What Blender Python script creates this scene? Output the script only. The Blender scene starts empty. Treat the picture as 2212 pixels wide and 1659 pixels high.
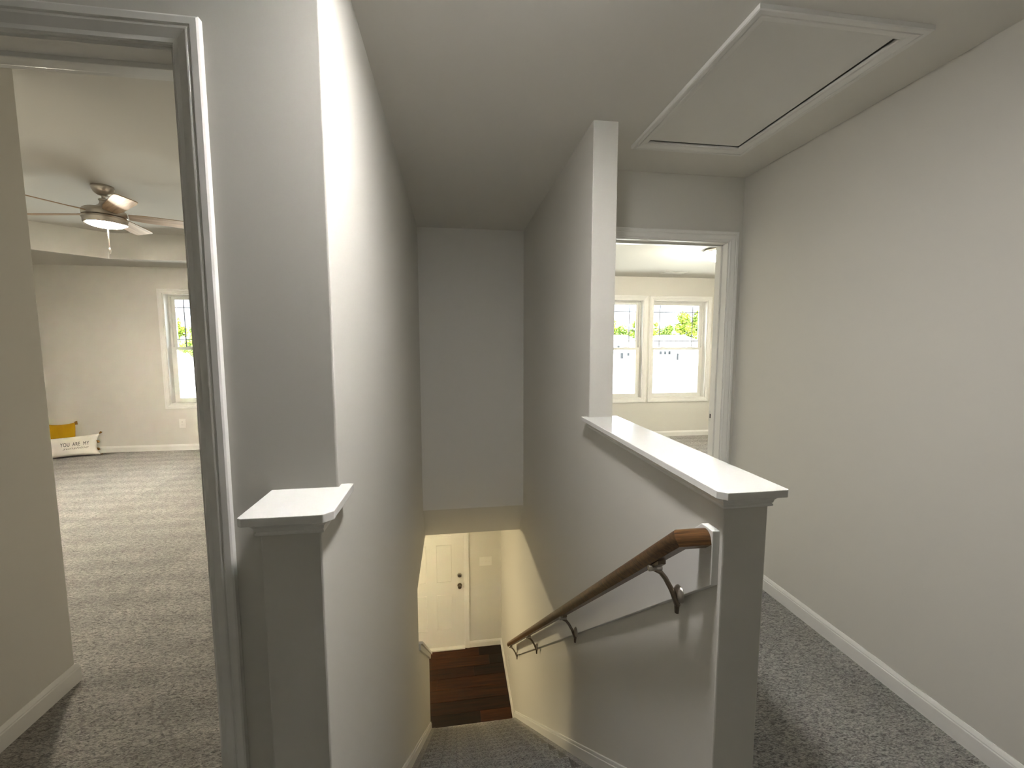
import bpy, bmesh, math, random
from mathutils import Vector, Matrix
random.seed(7)
SC = bpy.context.scene
COL = SC.collection

# ------------------------------------------------------------------ camera
EYE = 1.4224
F_PX = 904.4764
FW = Vector((0.1414817, 0.9856166, -0.0924279))
RT = Vector((0.9898430, -0.1421629, -0.0007942))
UP = Vector((0.0139226, 0.0913768, 0.9957191))
cam_data = bpy.data.cameras.new('camera')
cam_data.sensor_fit = 'HORIZONTAL'
cam_data.sensor_width = 36.0
cam_data.lens = F_PX * 36.0 / 2212.0
cam_data.clip_start = 0.02
cam_data.clip_end = 2000
cam = bpy.data.objects.new('camera', cam_data)
COL.objects.link(cam)
cam.matrix_world = Matrix(((RT.x, UP.x, -FW.x, 0), (RT.y, UP.y, -FW.y, 0), (RT.z, UP.z, -FW.z, EYE), (0, 0, 0, 1)))
SC.camera = cam

# ------------------------------------------------------------------ light and exposure
SKY_STRENGTH = 2.0
SUN_STRENGTH = 12.0
HALL_LAMP = 92.0        # emission of the lamp domes
BED_LAMP = 56.0
FAN_LAMP = 215.0
FOYER_LAMP = 84.0
world = bpy.data.worlds.new('sky')
SC.world = world
world.use_nodes = True
wn = world.node_tree.nodes
wn['Background'].inputs['Color'].default_value = (0.80, 0.90, 1.0, 1)
wn['Background'].inputs['Strength'].default_value = SKY_STRENGTH
sun_d = bpy.data.lights.new('sun_offscreen', 'SUN')
sun_d.energy = SUN_STRENGTH
sun_d.angle = 0.009
sun_d.color = (1, 0.95, 0.86)
sun = bpy.data.objects.new('sun_offscreen', sun_d)
COL.objects.link(sun)
sun.location = (10, -40, 40)
sun.rotation_euler = Vector((-0.25, 0.62, -0.75)).to_track_quat('-Z', 'Y').to_euler()
SC.view_settings.view_transform = 'Standard'
SC.view_settings.look = 'None'
SC.view_settings.gamma = 1
SC.view_settings.use_curve_mapping = False
SC.view_settings.exposure = 2.0
SC.cycles.use_denoising = True
SC.cycles.max_bounces = 9
SC.cycles.diffuse_bounces = 6
SC.cycles.glossy_bounces = 3
SC.cycles.adaptive_threshold = 0.025
SC.cycles.transparent_max_bounces = 12
SC.cycles.caustics_reflective = False
SC.cycles.caustics_refractive = False
SC.cycles.sample_clamp_indirect = 6

# ------------------------------------------------------------------ materials
def new_mat(name):
    m = bpy.data.materials.new(name)
    m.use_nodes = True
    nt = m.node_tree
    return m, nt, nt.nodes['Principled BSDF']

def paint(name, col, rough=0.55, spec=0.4, bump=0.04, scale=160, dist=0.001):
    m, nt, b = new_mat(name)
    b.inputs['Base Color'].default_value = (*col, 1)
    b.inputs['Roughness'].default_value = rough
    b.inputs['Specular IOR Level'].default_value = spec
    tc = nt.nodes.new('ShaderNodeTexCoord')
    n = nt.nodes.new('ShaderNodeTexNoise')
    n.inputs['Scale'].default_value = scale
    n.inputs['Detail'].default_value = 3
    bp = nt.nodes.new('ShaderNodeBump')
    bp.inputs['Strength'].default_value = bump
    bp.inputs['Distance'].default_value = dist
    nt.links.new(tc.outputs['Object'], n.inputs['Vector'])
    nt.links.new(n.outputs['Fac'], bp.inputs['Height'])
    nt.links.new(bp.outputs['Normal'], b.inputs['Normal'])
    return m

def carpet(name, dark, light, streak=0.0, fuzz=190):
    m, nt, b = new_mat(name)
    b.inputs['Roughness'].default_value = 0.95
    b.inputs['Specular IOR Level'].default_value = 0.1
    b.inputs['Sheen Weight'].default_value = 0.25
    b.inputs['Sheen Roughness'].default_value = 0.5
    tc = nt.nodes.new('ShaderNodeTexCoord')
    mp = nt.nodes.new('ShaderNodeMapping')
    mp.inputs['Scale'].default_value = (0.55, 1.25, 1.0)
    mp.inputs['Rotation'].default_value = (0, 0, 0.35)
    nt.links.new(tc.outputs['Object'], mp.inputs['Vector'])
    n = nt.nodes.new('ShaderNodeTexNoise')
    n.inputs['Scale'].default_value = fuzz
    n.inputs['Detail'].default_value = 4
    n.inputs['Roughness'].default_value = 0.7
    n.inputs['Distortion'].default_value = 0.6
    nt.links.new(mp.outputs['Vector'], n.inputs['Vector'])
    n2 = nt.nodes.new('ShaderNodeTexNoise')
    n2.inputs['Scale'].default_value = 5
    n2.inputs['Detail'].default_value = 3
    nt.links.new(tc.outputs['Object'], n2.inputs['Vector'])
    n3 = nt.nodes.new('ShaderNodeTexNoise')
    n3.inputs['Scale'].default_value = fuzz * 0.42
    n3.inputs['Detail'].default_value = 3
    n3.inputs['Distortion'].default_value = 1.2
    nt.links.new(mp.outputs['Vector'], n3.inputs['Vector'])
    av = nt.nodes.new('ShaderNodeMath')
    av.operation = 'MULTIPLY_ADD'
    av.inputs[1].default_value = 0.55
    nt.links.new(n.outputs['Fac'], av.inputs[0])
    hf = nt.nodes.new('ShaderNodeMath')
    hf.operation = 'MULTIPLY'
    hf.inputs[1].default_value = 0.45
    nt.links.new(n3.outputs['Fac'], hf.inputs[0])
    nt.links.new(hf.outputs[0], av.inputs[2])
    cr = nt.nodes.new('ShaderNodeValToRGB')
    cr.color_ramp.elements[0].position = 0.39
    cr.color_ramp.elements[0].color = (*dark, 1)
    cr.color_ramp.elements[1].position = 0.61
    cr.color_ramp.elements[1].color = (*light, 1)
    nt.links.new(av.outputs[0], cr.inputs['Fac'])
    mx = nt.nodes.new('ShaderNodeMix')
    mx.data_type = 'RGBA'
    mx.blend_type = 'MULTIPLY'
    mx.inputs['Factor'].default_value = 1.0
    nt.links.new(cr.outputs['Color'], mx.inputs[6])
    mr = nt.nodes.new('ShaderNodeMapRange')
    mr.inputs['From Min'].default_value = 0.3
    mr.inputs['From Max'].default_value = 0.7
    mr.inputs['To Min'].default_value = 0.86
    mr.inputs['To Max'].default_value = 1.08
    nt.links.new(n2.outputs['Fac'], mr.inputs['Value'])
    last = mr.outputs['Result']
    if streak:
        # vacuum passes: the pile lies one way, then the other
        w = nt.nodes.new('ShaderNodeTexWave')
        w.wave_type = 'BANDS'
        w.bands_direction = 'Y'
        w.inputs['Scale'].default_value = 1.5
        w.inputs['Distortion'].default_value = 3.0
        w.inputs['Detail'].default_value = 2
        w.inputs['Detail Scale'].default_value = 0.7
        nt.links.new(tc.outputs['Object'], w.inputs['Vector'])
        m2 = nt.nodes.new('ShaderNodeMapRange')
        m2.inputs['To Min'].default_value = 1 - streak
        m2.inputs['To Max'].default_value = 1 + streak
        nt.links.new(w.outputs['Fac'], m2.inputs['Value'])
        mu = nt.nodes.new('ShaderNodeMath')
        mu.operation = 'MULTIPLY'
        nt.links.new(last, mu.inputs[0])
        nt.links.new(m2.outputs['Result'], mu.inputs[1])
        last = mu.outputs[0]
        # wide lanes left by the vacuum cleaner, running away from the door
        sx = nt.nodes.new('ShaderNodeSeparateXYZ')
        nt.links.new(tc.outputs['Object'], sx.inputs[0])
        chain = [('ADD', 2.98 + 23.4), ('FLOORED_MODULO', 2.34), ('LESS_THAN', 1.17), ('MULTIPLY', -0.13), ('ADD', 1.05)]
        v_ = sx.outputs['X']
        for op, val in chain:
            nd = nt.nodes.new('ShaderNodeMath')
            nd.operation = op
            nd.inputs[1].default_value = val
            nt.links.new(v_, nd.inputs[0])
            v_ = nd.outputs[0]
        m3 = nt.nodes.new('ShaderNodeMath')
        m3.operation = 'MULTIPLY'
        nt.links.new(last, m3.inputs[0])
        nt.links.new(v_, m3.inputs[1])
        last = m3.outputs[0]
    nt.links.new(last, mx.inputs[7])
    nt.links.new(mx.outputs[2], b.inputs['Base Color'])
    bp = nt.nodes.new('ShaderNodeBump')
    bp.inputs['Strength'].default_value = 0.9
    bp.inputs['Distance'].default_value = 0.014
    nt.links.new(av.outputs[0], bp.inputs['Height'])
    nt.links.new(bp.outputs['Normal'], b.inputs['Normal'])
    return m

def wood(name, dark, light, axis='Y', scale=7.0, rough=0.45, stretch=0.06, coat=0.0):
    m, nt, b = new_mat(name)
    b.inputs['Roughness'].default_value = rough
    b.inputs['Coat Weight'].default_value = coat * 0.3
    b.inputs['Specular IOR Level'].default_value = 0.2 if coat else 0.45
    tc = nt.nodes.new('ShaderNodeTexCoord')
    oi = nt.nodes.new('ShaderNodeObjectInfo')
    mp = nt.nodes.new('ShaderNodeMapping')
    s = {'X': (stretch, 1, 1), 'Y': (1, stretch, 1), 'Z': (1, 1, stretch)}[axis]
    mp.inputs['Scale'].default_value = s
    ad = nt.nodes.new('ShaderNodeVectorMath')
    ad.operation = 'ADD'
    sc = nt.nodes.new('ShaderNodeVectorMath')
    sc.operation = 'SCALE'
    sc.inputs['Scale'].default_value = 9.0
    cb = nt.nodes.new('ShaderNodeCombineXYZ')
    for k in range(3):
        nt.links.new(oi.outputs['Random'], cb.inputs[k])
    nt.links.new(cb.outputs[0], sc.inputs[0])
    nt.links.new(tc.outputs['Object'], ad.inputs[0])
    nt.links.new(sc.outputs[0], ad.inputs[1])
    nt.links.new(ad.outputs[0], mp.inputs['Vector'])
    n = nt.nodes.new('ShaderNodeTexNoise')
    n.inputs['Scale'].default_value = scale * 14
    n.inputs['Detail'].default_value = 6
    n.inputs['Roughness'].default_value = 0.62
    n.inputs['Distortion'].default_value = 0.8
    nt.links.new(mp.outputs['Vector'], n.inputs['Vector'])
    cr = nt.nodes.new('ShaderNodeValToRGB')
    cr.color_ramp.elements[0].position = 0.32
    cr.color_ramp.elements[0].color = (*dark, 1)
    cr.color_ramp.elements[1].position = 0.68
    cr.color_ramp.elements[1].color = (*light, 1)
    nt.links.new(n.outputs['Fac'], cr.inputs['Fac'])
    hv = nt.nodes.new('ShaderNodeHueSaturation')
    mr = nt.nodes.new('ShaderNodeMapRange')
    mr.inputs['To Min'].default_value = 0.25
    mr.inputs['To Max'].default_value = 2.1
    nt.links.new(oi.outputs['Random'], mr.inputs['Value'])
    if coat >= 0.05:
        nt.links.new(mr.outputs['Result'], hv.inputs['Value'])
    nt.links.new(cr.outputs['Color'], hv.inputs['Color'])
    nt.links.new(hv.outputs['Color'], b.inputs['Base Color'])
    bp = nt.nodes.new('ShaderNodeBump')
    bp.inputs['Strength'].default_value = 0.15
    bp.inputs['Distance'].default_value = 0.001
    nt.links.new(n.outputs['Fac'], bp.inputs['Height'])
    nt.links.new(bp.outputs['Normal'], b.inputs['Normal'])
    return m

def metal(name, col, rough):
    m = paint(name, col, rough, 0.5, 0.02, 300)
    m.node_tree.nodes['Principled BSDF'].inputs['Metallic'].default_value = 1
    return m

def emit(name, col, strength):
    m, nt, b = new_mat(name)
    b.inputs['Base Color'].default_value = (0.9, 0.9, 0.88, 1)
    b.inputs['Emission Color'].default_value = (*col, 1)
    b.inputs['Emission Strength'].default_value = strength
    tc = nt.nodes.new('ShaderNodeTexCoord')
    n = nt.nodes.new('ShaderNodeTexNoise')
    n.inputs['Scale'].default_value = 4
    mr = nt.nodes.new('ShaderNodeMapRange')
    mr.inputs['To Min'].default_value = strength * 0.95
    mr.inputs['To Max'].default_value = strength * 1.05
    nt.links.new(tc.outputs['Object'], n.inputs['Vector'])
    nt.links.new(n.outputs['Fac'], mr.inputs['Value'])
    nt.links.new(mr.outputs['Result'], b.inputs['Emission Strength'])
    return m

def glass_mat(name):
    m = bpy.data.materials.new(name)
    m.use_nodes = True
    nt = m.node_tree
    nt.nodes.clear()
    out = nt.nodes.new('ShaderNodeOutputMaterial')
    tr = nt.nodes.new('ShaderNodeBsdfTransparent')
    tr.inputs['Color'].default_value = (0.96, 0.985, 0.98, 1)
    gl = nt.nodes.new('ShaderNodeBsdfGlossy')
    gl.inputs['Roughness'].default_value = 0.02
    fr = nt.nodes.new('ShaderNodeFresnel')
    fr.inputs['IOR'].default_value = 1.3
    mx = nt.nodes.new('ShaderNodeMixShader')
    nt.links.new(fr.outputs[0], mx.inputs[0])
    nt.links.new(tr.outputs[0], mx.inputs[1])
    nt.links.new(gl.outputs[0], mx.inputs[2])
    nt.links.new(mx.outputs[0], out.inputs['Surface'])
    return m

def leafy(name, a, b_):
    m, nt, b = new_mat(name)
    b.inputs['Roughness'].default_value = 0.6
    tc = nt.nodes.new('ShaderNodeTexCoord')
    n = nt.nodes.new('ShaderNodeTexNoise')
    n.inputs['Scale'].default_value = 0.9
    n.inputs['Detail'].default_value = 5
    cr = nt.nodes.new('ShaderNodeValToRGB')
    cr.color_ramp.elements[0].position = 0.35
    cr.color_ramp.elements[0].color = (*a, 1)
    cr.color_ramp.elements[1].position = 0.65
    cr.color_ramp.elements[1].color = (*b_, 1)
    nt.links.new(tc.outputs['Object'], n.inputs['Vector'])
    nt.links.new(n.outputs['Fac'], cr.inputs['Fac'])
    nt.links.new(cr.outputs['Color'], b.inputs['Base Color'])
    return m

M = {}
M['wall'] = paint('wall_paint', (0.68, 0.665, 0.62), 0.5, 0.35, 0.05, 220)
M['ceiling'] = paint('ceiling_paint', (0.77, 0.755, 0.715), 0.8, 0.2, 0.05, 180)
M['trim'] = paint('trim_paint', (0.83, 0.825, 0.80), 0.3, 0.5, 0.03, 60)
M['cap'] = paint('cap_paint', (0.83, 0.825, 0.80), 0.15, 0.4, 0.14, 60)
M['hatch'] = paint('hatch_paint', (0.83, 0.825, 0.80), 0.6, 0.3, 0.03, 120)
M['door'] = paint('door_paint', (0.80, 0.79, 0.76), 0.35, 0.5, 0.03, 60)
M['carpet'] = carpet('grey_carpet', (0.10, 0.094, 0.087), (0.53, 0.505, 0.47))
M['carpet_bed'] = carpet('bedroom_carpet', (0.10, 0.094, 0.087), (0.53, 0.505, 0.47), 0.09)
M['carpet_stair'] = carpet('stair_carpet', (0.10, 0.094, 0.087), (0.53, 0.505, 0.47), fuzz=230)
M['oak'] = wood('oak_rail', (0.032, 0.013, 0.004), (0.165, 0.082, 0.030), 'Y', 9, 0.38)
M['oak_end'] = wood('oak_rail_end', (0.032, 0.013, 0.004), (0.165, 0.082, 0.030), 'X', 9, 0.38)
M['plank'] = wood('dark_plank', (0.007, 0.0012, 0.0004), (0.034, 0.0100, 0.0016), 'X', 2.2, 0.42, 0.07, 0.12)
M['blade'] = wood('fan_blade_wood', (0.30, 0.19, 0.11), (0.55, 0.39, 0.25), 'X', 3, 0.45)
M['nickel'] = metal('brushed_nickel', (0.52, 0.48, 0.43), 0.28)
M['bronze'] = metal('dark_nickel', (0.22, 0.18, 0.14), 0.3)
M['chrome'] = metal('bright_plate', (0.75, 0.76, 0.75), 0.3)
M['plastic'] = paint('white_plastic', (0.80, 0.79, 0.75), 0.35, 0.5, 0.0, 50)
M['dark'] = paint('hole_shade', (0.03, 0.03, 0.03), 0.6, 0.3, 0.0, 50)  # near-black colour standing in for the shade inside small holes
M['glass'] = glass_mat('window_glass')
M['vinyl'] = paint('vinyl_frame', (0.80, 0.80, 0.77), 0.35, 0.45, 0.02, 40)
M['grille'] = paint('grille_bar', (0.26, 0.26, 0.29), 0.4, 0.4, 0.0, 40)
M['lamp_hall'] = emit('hall_lamp_glass', (1.0, 0.97, 0.93), HALL_LAMP)
M['lamp_bed'] = emit('bedroom_lamp_glass', (1.0, 0.90, 0.72), BED_LAMP)
M['lamp_fan'] = emit('fan_lamp_glass', (1.0, 0.88, 0.70), FAN_LAMP)
M['lamp_foyer'] = emit('foyer_lamp_glass', (1.0, 0.83, 0.50), FOYER_LAMP)
M['mustard'] = paint('mustard_fabric', (0.46, 0.26, 0.012), 0.9, 0.1, 0.5, 260, 0.003)
M['canvas'] = paint('white_canvas', (0.80, 0.77, 0.72), 0.9, 0.1, 0.4, 300, 0.002)
M['tassel'] = paint('brown_tassel', (0.24, 0.13, 0.03), 0.9, 0.1, 0.5, 200, 0.003)
M['ink'] = paint('black_print', (0.012, 0.011, 0.012), 0.8, 0.1, 0.0, 50)
M['ink_grey'] = paint('grey_print', (0.30, 0.27, 0.23), 0.8, 0.1, 0.0, 50)
M['leaf'] = leafy('tree_leaves', (0.075, 0.16, 0.010), (0.29, 0.33, 0.028))
M['leaf2'] = leafy('tree_leaves_deep', (0.058, 0.145, 0.018), (0.24, 0.31, 0.040))
M['bark'] = paint('bark', (0.16, 0.11, 0.08), 0.9, 0.1, 0.6, 12, 0.02)
M['ground'] = paint('pale_ground', (0.76, 0.74, 0.68), 0.9, 0.1, 0.3, 1.5, 0.02)
M['siding'] = paint('pale_siding', (0.78, 0.80, 0.82), 0.8, 0.2, 0.1, 3)
M['shingle'] = paint('pale_roof', (0.62, 0.62, 0.64), 0.9, 0.1, 0.4, 4, 0.02)
M['house_glass'] = paint('house_window_glass', (0.02, 0.022, 0.026), 0.6, 0.1, 0.0, 3)

# ------------------------------------------------------------------ helpers
def mesh_obj(name, verts, faces, mat, parent=None, smooth=False):
    me = bpy.data.meshes.new(name)
    me.from_pydata([tuple(v) for v in verts], [], faces)
    bm = bmesh.new()
    bm.from_mesh(me)
    bmesh.ops.recalc_face_normals(bm, faces=bm.faces)
    bm.to_mesh(me)
    bm.free()
    me.materials.append(M[mat])
    if smooth:
        for p in me.polygons:
            p.use_smooth = True
    me.update()
    o = bpy.data.objects.new(name, me)
    COL.objects.link(o)
    if parent:
        o.parent = parent
    return o

def bevel(o, w=0.003, seg=2):
    b = o.modifiers.new('bevel', 'BEVEL')
    b.width = w
    b.segments = seg
    b.limit_method = 'ANGLE'
    return o

def box_vf(x0, x1, y0, y1, z0, z1):
    v = [(x0, y0, z0), (x1, y0, z0), (x1, y1, z0), (x0, y1, z0), (x0, y0, z1), (x1, y0, z1), (x1, y1, z1), (x0, y1, z1)]
    f = [(0, 3, 2, 1), (4, 5, 6, 7), (0, 1, 5, 4), (1, 2, 6, 5), (2, 3, 7, 6), (3, 0, 4, 7)]
    return v, f

def box(name, x0, x1, y0, y1, z0, z1, mat, parent=None, bev=0.0):
    v, f = box_vf(x0, x1, y0, y1, z0, z1)
    o = mesh_obj(name, v, f, mat, parent)
    return bevel(o, bev) if bev else o

def boxes(name, lst, mat, parent=None, bev=0.0):
    V, Fc = [], []
    for b in lst:
        v, f = box_vf(*b)
        n = len(V)
        V += v
        Fc += [tuple(i + n for i in q) for q in f]
    o = mesh_obj(name, V, Fc, mat, parent)
    return bevel(o, bev) if bev else o

def prism_x(name, poly, x0, x1, mat, parent=None, bev=0.0, smooth=False):
    """polygon of (y, z) points extruded along X"""
    n = len(poly)
    V = [(x0, y, z) for y, z in poly] + [(x1, y, z) for y, z in poly]
    Fc = [tuple(range(n))[::-1], tuple(range(n, 2 * n))] + [(i, (i + 1) % n, n + (i + 1) % n, n + i) for i in range(n)]
    o = mesh_obj(name, V, Fc, mat, parent, smooth)
    return bevel(o, bev) if bev else o

def prism_z(name, poly, z0, z1, mat, parent=None, bev=0.0):
    n = len(poly)
    V = [(x, y, z0) for x, y in poly] + [(x, y, z1) for x, y in poly]
    Fc = [tuple(range(n))[::-1], tuple(range(n, 2 * n))] + [(i, (i + 1) % n, n + (i + 1) % n, n + i) for i in range(n)]
    o = mesh_obj(name, V, Fc, mat, parent)
    return bevel(o, bev) if bev else o

def loft(name, sections, mat, parent=None, smooth=False, caps=True):
    n = len(sections[0])
    V = [p for s in sections for p in s]
    Fc = []
    for k in range(len(sections) - 1):
        for i in range(n):
            j = (i + 1) % n
            Fc.append((k * n + i, k * n + j, (k + 1) * n + j, (k + 1) * n + i))
    if caps:
        Fc.append(tuple(range(n))[::-1])
        Fc.append(tuple(range((len(sections) - 1) * n, len(sections) * n)))
    return mesh_obj(name, V, Fc, mat, parent, smooth)

def lathe(name, prof, mat, parent=None, center=(0, 0, 0), seg=40, smooth=True, axis='Z'):
    """prof: (radius, height) pairs"""
    V, Fc = [], []
    for r, h in prof:
        for i in range(seg):
            a = 2 * math.pi * i / seg
            p = (r * math.cos(a), r * math.sin(a), h)
            if axis == 'Y':
                p = (p[0], p[2], p[1])
            elif axis == 'X':
                p = (p[2], p[0], p[1])
            V.append((p[0] + center[0], p[1] + center[1], p[2] + center[2]))
    for k in range(len(prof) - 1):
        for i in range(seg):
            j = (i + 1) % seg
            Fc.append((k * seg + i, k * seg + j, (k + 1) * seg + j, (k + 1) * seg + i))
    Fc.append(tuple(range(seg)))
    Fc.append(tuple(range((len(prof) - 1) * seg, len(prof) * seg)))
    o = mesh_obj(name, V, Fc, mat, parent, smooth)
    if smooth:
        es = o.modifiers.new('split', 'EDGE_SPLIT')
        es.split_angle = math.radians(40)
    return o

def tube(name, pts, rad, mat, parent=None, seg=10):
    if not isinstance(rad, (list, tuple)):
        rad = [rad] * len(pts)
    P = [Vector(p) for p in pts]
    secs = []
    ref = Vector((0.3, 0.2, 1)).normalized()
    for i, p in enumerate(P):
        d = (P[min(i + 1, len(P) - 1)] - P[max(i - 1, 0)]).normalized()
        a = d.cross(ref)
        if a.length < 1e-3:
            a = d.cross(Vector((1, 0, 0)))
        a.normalize()
        b = d.cross(a)
        r = rad[i]
        ra, rb = r if isinstance(r, tuple) else (r, r)
        secs.append([tuple(p + a * math.cos(2 * math.pi * k / seg) * ra + b * math.sin(2 * math.pi * k / seg) * rb) for k in range(seg)])
    return loft(name, secs, mat, parent, True)

def empty(name, loc=(0, 0, 0)):
    o = bpy.data.objects.new(name, None)
    o.empty_display_size = 0.1
    COL.objects.link(o)
    o.location = loc
    return o

def tag(o, label, cat=None, group=None, kind=None):
    o['label'] = label
    if cat:
        o['category'] = cat
    if group:
        o['group'] = group
    if kind:
        o['kind'] = kind
    return o

def struct(o, label, cat):
    return tag(o, label, cat, None, 'structure')

CASING = [(0, 0), (0, .008), (.003, .0105), (.012, .0105), (.017, .012), (.030, .0162), (.0335, .0162), (.0355, .0135), (.0375, .0135), (.040, .017), (.053, .017), (.057, .0145), (.057, 0)]

def casing(name, A, B, nrm, mA, mB, mapf, parent, mat='trim', prof=CASING, sc=1.0):
    """moulding piece along A->B (2D), growing outward along nrm; mA/mB = 1 mitre, 0 square"""
    A, B, nrm = Vector(A), Vector(B), Vector(nrm)
    d = (B - A).normalized()
    s0, s1 = [], []
    for w, dep in prof:
        w *= sc
        p = A + nrm * w - d * w * mA
        q = B + nrm * w + d * w * mB
        s0.append(mapf(p.x, p.y, dep))
        s1.append(mapf(q.x, q.y, dep))
    return loft(name, [s0, s1], mat, parent)

BASE = [(0, 0), (.013, 0), (.013, .060), (.0105, .0635), (.0105, .068), (.006, .0775), (.003, .083), (0, .083)]

def baseboard(name, p0, p1, nrm, z, parent=None, m0=0, m1=0, sc=1.0):
    """p0, p1: (x, y) on the wall; nrm: out of the wall"""
    p0, p1, nrm = Vector(p0), Vector(p1), Vector(nrm)
    d = (p1 - p0).normalized()
    s0, s1 = [], []
    for dep, h in BASE:
        a = p0 + nrm * dep - d * dep * m0
        b = p1 + nrm * dep + d * dep * m1
        s0.append((a.x, a.y, z + h * sc))
        s1.append((b.x, b.y, z + h * sc))
    return loft(name, [s0, s1], 'trim', parent)

# ------------------------------------------------------------------ key measures (metres; camera stands at x=0, y=0)
H = 2.44
XR = 1.792                      # hall, right wall
YE = 2.437                      # hall, end wall with the bedroom doorway
HL, HR = 0.653, 0.772           # stair wall on the right, its two faces
YN = 0.906                      # near end of the half wall
YP = 1.929                      # where it turns full height
XL0, XL = -0.4035, -0.2811      # stair wall on the left, its two faces
YD = 1.0564                     # wall with the left bedroom doorway
YB = 3.80                       # stairwell back wall
ZC = 1.075                      # top of the caps
ZF, ZFC = -2.88, -0.42          # foyer floor and ceiling
YF = 5.65                       # foyer, front door wall
RISE, RUN, Y0 = 2.88 / 14, 0.2425, 1.078
SL = RISE / RUN
def nose(y):
    return -SL * (y - Y0)
YLB, YRB = 6.19, 6.05           # bedrooms, window walls
XBL = -5.40                     # left bedroom, left wall
XRB = 4.80                      # right bedroom, right wall
YBK = -2.3                      # hall, wall behind the camera

# ------------------------------------------------------------------ structure: floors
fl = boxes('floor_hall', [(-1.75, XR, YBK, YD - .02, -.30, 0), (HR - .06, XR, YD - .02, YE + .06, -.30, 0), (XL0 + .01, HR - .06, YD - .02, 1.0565, -.30, -.0)], 'carpet')
struct(fl, 'grey carpet on the upstairs hall floor beside the half wall', 'floor')
struct(box('floor_bedroom_left', XBL - .1, XL0 + .005, YD - .02, YLB + .14, -.30, 0, 'carpet_bed'), 'pale grey carpet of the bedroom with the ceiling fan', 'floor')
struct(box('floor_bedroom_right', HR - .05, XRB + .1, YE + .06, YRB + .14, -.30, 0, 'carpet_bed'), 'pale grey carpet of the bedroom with two side by side windows', 'floor')
ff = struct(box('floor_foyer', -3.3, HL + .05, .9, YF + .1, ZF - .2, ZF - .004, 'plank'), 'dark wood plank floor at the foot of the stairs', 'floor')
PW = 0.178
row = 0
y = YF - .001
while y > 3.05:
    y1, yb = y, y - PW
    xmax = HL - .001 if yb > 4.30 else XL0 - .002
    if yb <= 4.30 and y1 > 4.05:
        xmax = HL - .001
    x = -3.2 - random.uniform(0, 0.9)
    while x < xmax:
        L = random.choice((0.92, 1.22, 1.22, 0.75))
        a, b = max(x, -3.2), min(x + L, xmax)
        if b - a > .03:
            pl = box('plank', -(b - a) / 2, (b - a) / 2, -(PW - .002) / 2, (PW - .002) / 2, -.008, 0, 'plank', ff, .0012)
            pl.location = ((a + b) / 2, (y1 + yb) / 2, ZF)
        x += L
    y = yb
    row += 1

# ------------------------------------------------------------------ structure: ceilings
hx0, hx1, hy0, hy1 = .99, 1.520, 1.295, 2.115       # attic opening
struct(boxes('ceiling_hall', [(-1.85, XR + .1, YBK - .1, hy0, H, H + .14), (-.45, hx0, hy0, hy1, H, H + .14), (hx1, XR + .1, hy0, hy1, H, H + .14),
                              (-.45, XR + .1, hy1, YE + .05, H, H + .14), (-.45, HR + .01, YE + .05, YB + .4, H, H + .14), (hx0 - .02, hx1 + .02, hy0 - .02, hy1 + .02, H + .12, H + .20)], 'ceiling'),
       'beige painted ceiling over the hall and the stairwell', 'ceiling')
struct(box('ceiling_bedroom_right', HR - .05, XRB + .12, YE + .02, YRB + .15, H, H + .14, 'ceiling'), 'flat white ceiling of the bedroom with two side by side windows', 'ceiling')
# tray ceiling, eight-sided recess
TX, TY = -2.83, 4.093
a1, a2, b1, b2 = 1.15, 1.80, 0.92, 1.583
octo = [(TX - a1, TY - b2), (TX + a1, TY - b2), (TX + a2, TY - b1), (TX + a2, TY + b1), (TX + a1, TY + b2), (TX - a1, TY + b2), (TX - a2, TY + b1), (TX - a2, TY - b1)]
bm = bmesh.new()
rect = [(XBL - .12, YD + .02), (XL0 + .02, YD + .02), (XL0 + .02, YLB + .15), (XBL - .12, YLB + .15)]
rv = [bm.verts.new((*p, H)) for p in rect]
ov = [bm.verts.new((*p, H)) for p in octo]
eds = [bm.edges.new((rv[i], rv[(i + 1) % 4])) for i in range(4)] + [bm.edges.new((ov[i], ov[(i + 1) % 8])) for i in range(8)]
bmesh.ops.triangle_fill(bm, use_beauty=True, use_dissolve=False, edges=eds)
tv = [bm.verts.new((*p, H + .30)) for p in octo]
for i in range(8):
    bm.faces.new((ov[i], ov[(i + 1) % 8], tv[(i + 1) % 8], tv[i]))
bm.faces.new(tv)
bmesh.ops.recalc_face_normals(bm, faces=bm.faces)
me = bpy.data.meshes.new('ceiling_bedroom_left')
bm.to_mesh(me)
bm.free()
me.materials.append(M['ceiling'])
o = bpy.data.objects.new('ceiling_bedroom_left', me)
COL.objects.link(o)
struct(o, 'tray ceiling with an eight-sided recess above the ceiling fan', 'ceiling')
struct(boxes('ceiling_foyer', [(-3.3, XL0 + .02, 3.0, YF + .1, ZFC + .0005, -.30), (XL0 + .02, HL + .01, 4.10, YF + .1, ZFC, -.30)], 'ceiling'), 'foyer ceiling at the foot of the stairs', 'ceiling')

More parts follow.
